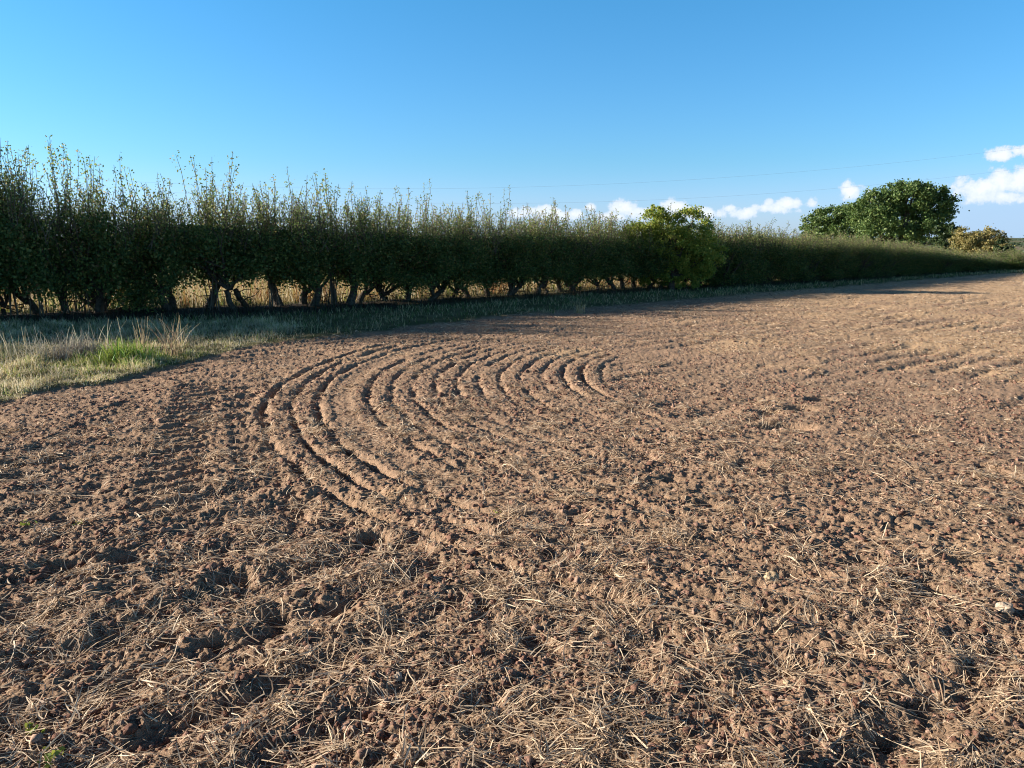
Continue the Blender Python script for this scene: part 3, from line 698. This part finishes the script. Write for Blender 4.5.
# individual tussocks and plants of the verge
def tussock(name, px, py, n, hgt, spread, cols, w, label, cat, seed, lean=0.9, droop=0.9, wid=0.013, group=None):
    r = np.random.default_rng(seed); x0, y0 = gp(px, py)
    x = r.normal(0, spread, n); y = r.normal(0, spread, n)
    V_, F_, C_ = blades(x, y, hgt * r.uniform(0.5, 1.1, n), wid, pal(n, r, cols, w), r, lean, 6, droop, z=np.zeros(n))
    o = mesh_np(name, V_, F_, M_blade, cols=C_); o.location = (x0, y0, float(height(np.array([x0]), np.array([y0]))[0]) - 0.02)
    tag(o, label, cat, group)
tussock('dead_tussock', 78, 360, 380, 0.52, 0.14, [PALE, (0.42, 0.37, 0.30), (0.30, 0.26, 0.21)], [2, 3, 3], 'grey-brown dead tussock arching over like a mop on the left verge', 'grass tussock', 41, 0.85, 1.15)
tussock('dead_tussock', 42, 363, 90, 0.5, 0.10, [PALE, (0.5, 0.45, 0.36)], [3, 2], 'pale arching dead grass left of the mop-like tussock', 'grass tussock', 42, 0.9, 1.0)
tussock('dead_stalks', 176, 357, 42, 0.60, 0.07, [(0.42, 0.29, 0.18), STRAW], [3, 2], 'thin upright rust-tinged dead stalks at the right end of the sunlit verge', 'dead stalks', 43, 0.7, 0.3)
tussock('dead_stalks', 142, 358, 22, 0.52, 0.06, [STRAW, (0.40, 0.30, 0.2)], [3, 2], 'pale upright dead stalks just right of the lime green weed', 'dead stalks', 44, 0.35, 0.2)
tussock('green_weed', 125, 364, 260, 0.34, 0.13, [LIME, (0.2, 0.36, 0.05), GREEN], [4, 3, 1], 'lush lime green weed clump among dry verge grass', 'weed', 45, 0.9, 0.5, wid=0.02)
tussock('dead_stalks', 12, 361, 18, 0.5, 0.12, [STRAW, PALE], [1, 1], 'few straight dead stalks at the left edge of the picture', 'dead stalks', 46, 0.3, 0.2)
tussock('dead_stalks', 108, 356, 12, 0.5, 0.12, [STRAW, PALE], [1, 1], 'few tall thin stalks behind the mop-like dead tussock', 'dead stalks', 49, 0.4, 0.3)
tussock('straw_tuft', 580, 313, 45, 0.26, 0.06, [STRAW, GOLD], [2, 1], 'single upright straw-coloured tuft at the field edge, middle distance', 'grass tuft', 47, 0.5, 0.3, wid=0.012)
tussock('straw_tuft', 545, 313, 60, 0.16, 0.12, [STRAW, GREEN], [2, 1], 'low broad tuft left of the single upright straw tuft', 'grass tuft', 48, 0.8, 0.5, wid=0.012)

# straw litter
def fan_scatter(n, r0, r1, power, r, a=42):
    """positions over the fan before the camera, density falling as distance**-power"""
    u = r.random(n); e = 2 - power
    rad = (r0 ** e + u * (r1 ** e - r0 ** e)) ** (1 / e) if abs(e) > 1e-6 else r0 * (r1 / r0) ** u
    an = np.radians(r.uniform(-a, a, n)); return rad * np.sin(an), rad * np.cos(an), rad
def straw_zone(x, y):
    rr = np.hypot(x, y); z_ = 1 - 0.5 * sstep(3.6, 4.8, rr) * sstep(14, 10, rr)
    z_ = z_ * (1 - 0.35 * sstep(-0.2, 0.4, x) * sstep(1.4, 0.8, x) * sstep(3.2, 2.6, y))
    return z_
def straws(n, r0, r1, power, lmin, lmax, wid, lift, r, tufts=0):
    x, y, rad = fan_scatter(n, r0, r1, power, r)
    if tufts:
        cx, cy, _ = fan_scatter(tufts, r0, r1, power, r); i_ = r.integers(0, tufts, n); sp = r.uniform(0.01, 0.06, tufts)[i_]
        x = cx[i_] + r.normal(0, 1, n) * sp; y = cy[i_] + r.normal(0, 1, n) * sp; rad = np.hypot(x, y)
        dirs = r.uniform(0, 2 * np.pi, tufts)[i_]
    k = ((soil_d(x, y) > 0.05) & (hash2(np.floor(cx[i_] * 50), np.floor(cy[i_] * 50), 3) < straw_zone(cx[i_], cy[i_]) * 1.1)) if tufts else (soil_d(x, y) > 0.05) & (r.random(n) < np.clip(0.18 + 1.5 * sstep(-0.15, 0.45, fbm(x * 1.4, y * 1.4, 111, 3)) * (0.5 + 0.6 * straw_cover(x, y)), 0, 1) * straw_zone(x, y))
    x, y, rad = x[k], y[k], rad[k]; n = len(x)
    ln = r.uniform(lmin, lmax, n) * r.uniform(0.5, 1.0, n); a = (dirs[k] + r.normal(0, 0.9, n)) if tufts else r.uniform(0, 2 * np.pi, n); bend = r.normal(0, 0.7, n)
    w = wid * (1 + rad / 9) * r.uniform(0.6, 1.3, n)
    seg = 4; pts = []; px_, py_ = x.copy(), y.copy(); aa = a.copy()
    for s_ in range(seg + 1):
        pts.append((px_.copy(), py_.copy(), aa.copy())); px_ = px_ + np.cos(aa) * ln / seg; py_ = py_ + np.sin(aa) * ln / seg; aa = aa + bend / seg + r.normal(0, 0.12, n)
    zs = [height(p[0], p[1]) for p in pts]
    z0, z1 = np.array(zs[0]), np.array(zs[-1]); up0 = np.abs(r.normal(0, lift, n)); up1 = np.abs(r.normal(0, lift, n)) * 1.8
    V_ = []
    for s_ in range(seg + 1):
        t_ = s_ / seg; zz = np.maximum(z0 * (1 - t_) + z1 * t_, zs[s_] - 0.002) + 0.002 + up0 * (1 - t_) + up1 * t_
        tw = r.normal(0, 0.4, n); nx_ = -np.sin(pts[s_][2]) * w / 2; ny_ = np.cos(pts[s_][2]) * w / 2; ww = 1 - 0.6 * t_
        for sg in (-1, 1): V_.append(np.stack([pts[s_][0] + sg * nx_ * ww, pts[s_][1] + sg * ny_ * ww, zz + sg * tw * w * 0.4], -1))
    V_ = np.stack(V_, 1).reshape(-1, 3); b0 = np.arange(n)[:, None] * 2 * (seg + 1)
    F_ = np.concatenate([np.concatenate([b0 + 2 * k, b0 + 2 * k + 1, b0 + 2 * k + 3, b0 + 2 * k + 2], 1) for k in range(seg)])
    return V_, F_
r = np.random.default_rng(9)
vs = []; fs = []; n0 = 0
for a in [(16000, 1.95, 7.5, 1.2, 0.06, 0.24, 0.0036, 0.014, 520), (9000, 5, 14, 1.2, 0.08, 0.22, 0.0036, 0.012, 420), (72000, 1.9, 8, 1.6, 0.02, 0.12, 0.0024, 0.005), (12000, 1.9, 7, 1.4, 0.08, 0.28, 0.0034, 0.012), (115000, 5, 18, 1.4, 0.03, 0.14, 0.0028, 0.006), (95000, 12, 42, 1.4, 0.07, 0.22, 0.0036, 0.010)]:
    V_, F_ = straws(*a[:8], r, *a[8:]); vs.append(V_); fs.append(F_ + n0); n0 += len(V_)
tag(mesh_np('straw_litter', np.concatenate(vs), np.concatenate(fs), M_straw), 'dry broken straw and dead roots strewn over the tilled soil', 'straw', kind='stuff')

# loose clods
def ico(sub):
    t_ = (1 + 5 ** .5) / 2
    v = [(-1, t_, 0), (1, t_, 0), (-1, -t_, 0), (1, -t_, 0), (0, -1, t_), (0, 1, t_), (0, -1, -t_), (0, 1, -t_), (t_, 0, -1), (t_, 0, 1), (-t_, 0, -1), (-t_, 0, 1)]
    f = [(0, 11, 5), (0, 5, 1), (0, 1, 7), (0, 7, 10), (0, 10, 11), (1, 5, 9), (5, 11, 4), (11, 10, 2), (10, 7, 6), (7, 1, 8), (3, 9, 4), (3, 4, 2), (3, 2, 6), (3, 6, 8), (3, 8, 9), (4, 9, 5), (2, 4, 11), (6, 2, 10), (8, 6, 7), (9, 8, 1)]
    v = [np.array(p) / np.linalg.norm(p) for p in v]
    for _ in range(sub):
        mid = {}; nf = []
        def m(a, b):
            k = (min(a, b), max(a, b))
            if k not in mid: q = v[a] + v[b]; v.append(q / np.linalg.norm(q)); mid[k] = len(v) - 1
            return mid[k]
        for a, b, c in f:
            ab, bc, ca = m(a, b), m(b, c), m(c, a); nf += [(a, ab, ca), (b, bc, ab), (c, ca, bc), (ab, bc, ca)]
        f = nf
    return np.array(v), np.array(f)
def clods(x, y, size, sub, r, sink=0.3):
    bv, bf = ico(sub); n = len(x); kinds = [bv * (1 + 0.28 * r.normal(size=(len(bv), 1))) for _ in range(12)]
    kinds = np.array(kinds)[r.integers(0, 12, n)]
    sc_ = size[:, None] * r.uniform(0.6, 1.25, (n, 3)); sc_[:, 2] *= 0.75
    a = r.uniform(0, 6.28, n); ca, sa = np.cos(a)[:, None], np.sin(a)[:, None]
    p = kinds * sc_[:, None, :]; q = p.copy(); q[..., 0] = p[..., 0] * ca - p[..., 1] * sa; q[..., 1] = p[..., 0] * sa + p[..., 1] * ca
    q += np.stack([x, y, height(x, y) + sc_[:, 2] * (0.5 - sink)], -1)[:, None, :]
    return q.reshape(-1, 3), (bf[None] + (np.arange(n) * len(bv))[:, None, None]).reshape(-1, 3)
vs = []; fs = []; n0 = 0
for (n, r0, r1, pw, s0, sub) in [(42000, 1.9, 9, 1.5, 0.0065, 0), (9000, 1.9, 9, 1.3, 0.0105, 1), (36000, 7, 26, 1.4, 0.010, 0), (60, 2, 9, 1.2, 0.015, 2)]:
    x, y, rad = fan_scatter(n, r0, r1, pw, r); u_, th_, _r = furrow_u(x, y)
    inband = (u_ > 4.38) & (u_ < 4.72) & (th_ > -0.6) & (th_ < 0.9)
    k = (soil_d(x, y) > 0.0) & (r.random(n) < np.where(inband, 0.15, 0.45 + 0.7 * sstep(-.2, .3, fbm(x * 1.2, y * 1.2, 121, 2)))); x, y = x[k], y[k]
    V_, F_ = clods(x, y, s0 * np.exp(r.normal(0, 0.35, len(x))), sub, r); vs.append(V_); fs.append(F_ + n0); n0 += len(V_)
tag(mesh_np('soil_clods', np.concatenate(vs), np.concatenate(fs), M_clod, smooth=True), 'loose crumbs and clods of reddish brown soil', 'soil clods', kind='stuff')

# individual stones
def stone(px, py, size, label, mat=None, seed=0, flat=0.7, name='stone'):
    r = np.random.default_rng(seed + 900); v, f = ico(3)
    q = np.array([mnoise.noise(Vector(p * 1.6) + Vector((seed * 3.1, 0, 0))) for p in v])[:, None]; q2 = np.array([mnoise.noise(Vector(p * 4) + Vector((0, seed, 0))) for p in v])[:, None]
    v = v * (1 + 0.35 * q + 0.10 * q2) * np.array([1.15, 0.85, flat]) * size
    x, y = gp(px, py); o = mesh_np(name, v, f, mat or M_stone, smooth=True)
    o.location = (x, y, float(height(np.array([x]), np.array([y]))[0]) + size * flat * 0.45); o.rotation_euler = (r.uniform(-.3, .3), r.uniform(-.3, .3), r.uniform(0, 6))
    tag(o, label, 'stone', 'pale stones lying on the soil')
stone(1004, 613, 0.034, 'large smooth pale stone near the right edge of the field', seed=1)
stone(398, 677, 0.021, 'small whitish stone with a flat face low in the centre left', seed=2)
stone(771, 580, 0.034, 'yellowish rough lump of stone right of centre', M_flint, 3)
stone(408, 475, 0.030, 'pale stone in the dark groove beside the smooth curved track', seed=4)
stone(368, 462, 0.022, 'small buff stone up the same groove, left of the paler stone', M_flint, 5)
stone(787, 685, 0.014, 'tiny round stone in the lower right, left of the straw tangle', M_flint, 6)
stone(568, 694, 0.010, 'tiny white chip low in the middle', seed=7)
stone(589, 523, 0.018, 'small pale stone at the lower end of the smooth track', seed=8)
stone(503, 517, 0.016, 'small grey-buff stone in the cloddy strip below the track', M_flint, 9)
stone(474, 708, 0.018, 'buff stone half sunk in a dark hollow near the bottom', M_flint, 10)
stone(429, 763, 0.014, 'white stone cut by the bottom edge of the picture', seed=11)
# small weeds in the near soil
def seedling(px, py, size, n, label, seed):
    r = np.random.default_rng(seed + 77); c = np.stack([r.normal(0, size, n), r.normal(0, size, n), np.abs(r.normal(0, size * .35, n)) + 0.01], -1)
    v, f = leaves(c, size * 1.3, size * 0.75, r); x, y = gp(px, py); o = mesh_np('weed_seedling', v, f, M_weed)
    o.location = (x, y, float(height(np.array([x]), np.array([y]))[0])); tag(o, label, 'weed', 'small weeds in the soil')
seedling(28, 733, 0.020, 14, 'small yellow-green weed at the lower left edge', 1)
seedling(52, 763, 0.022, 16, 'yellow-green weed in the bottom left corner', 2)
seedling(28, 526, 0.022, 10, 'single yellow-green weed on the left, above the dark hollow', 3)
seedling(78, 588 - 60, 0.018, 8, 'tiny bright weed just right of the left one', 4)
seedling(498, 514, 0.014, 8, 'tiny green sprout in the cloddy strip near the centre', 5)
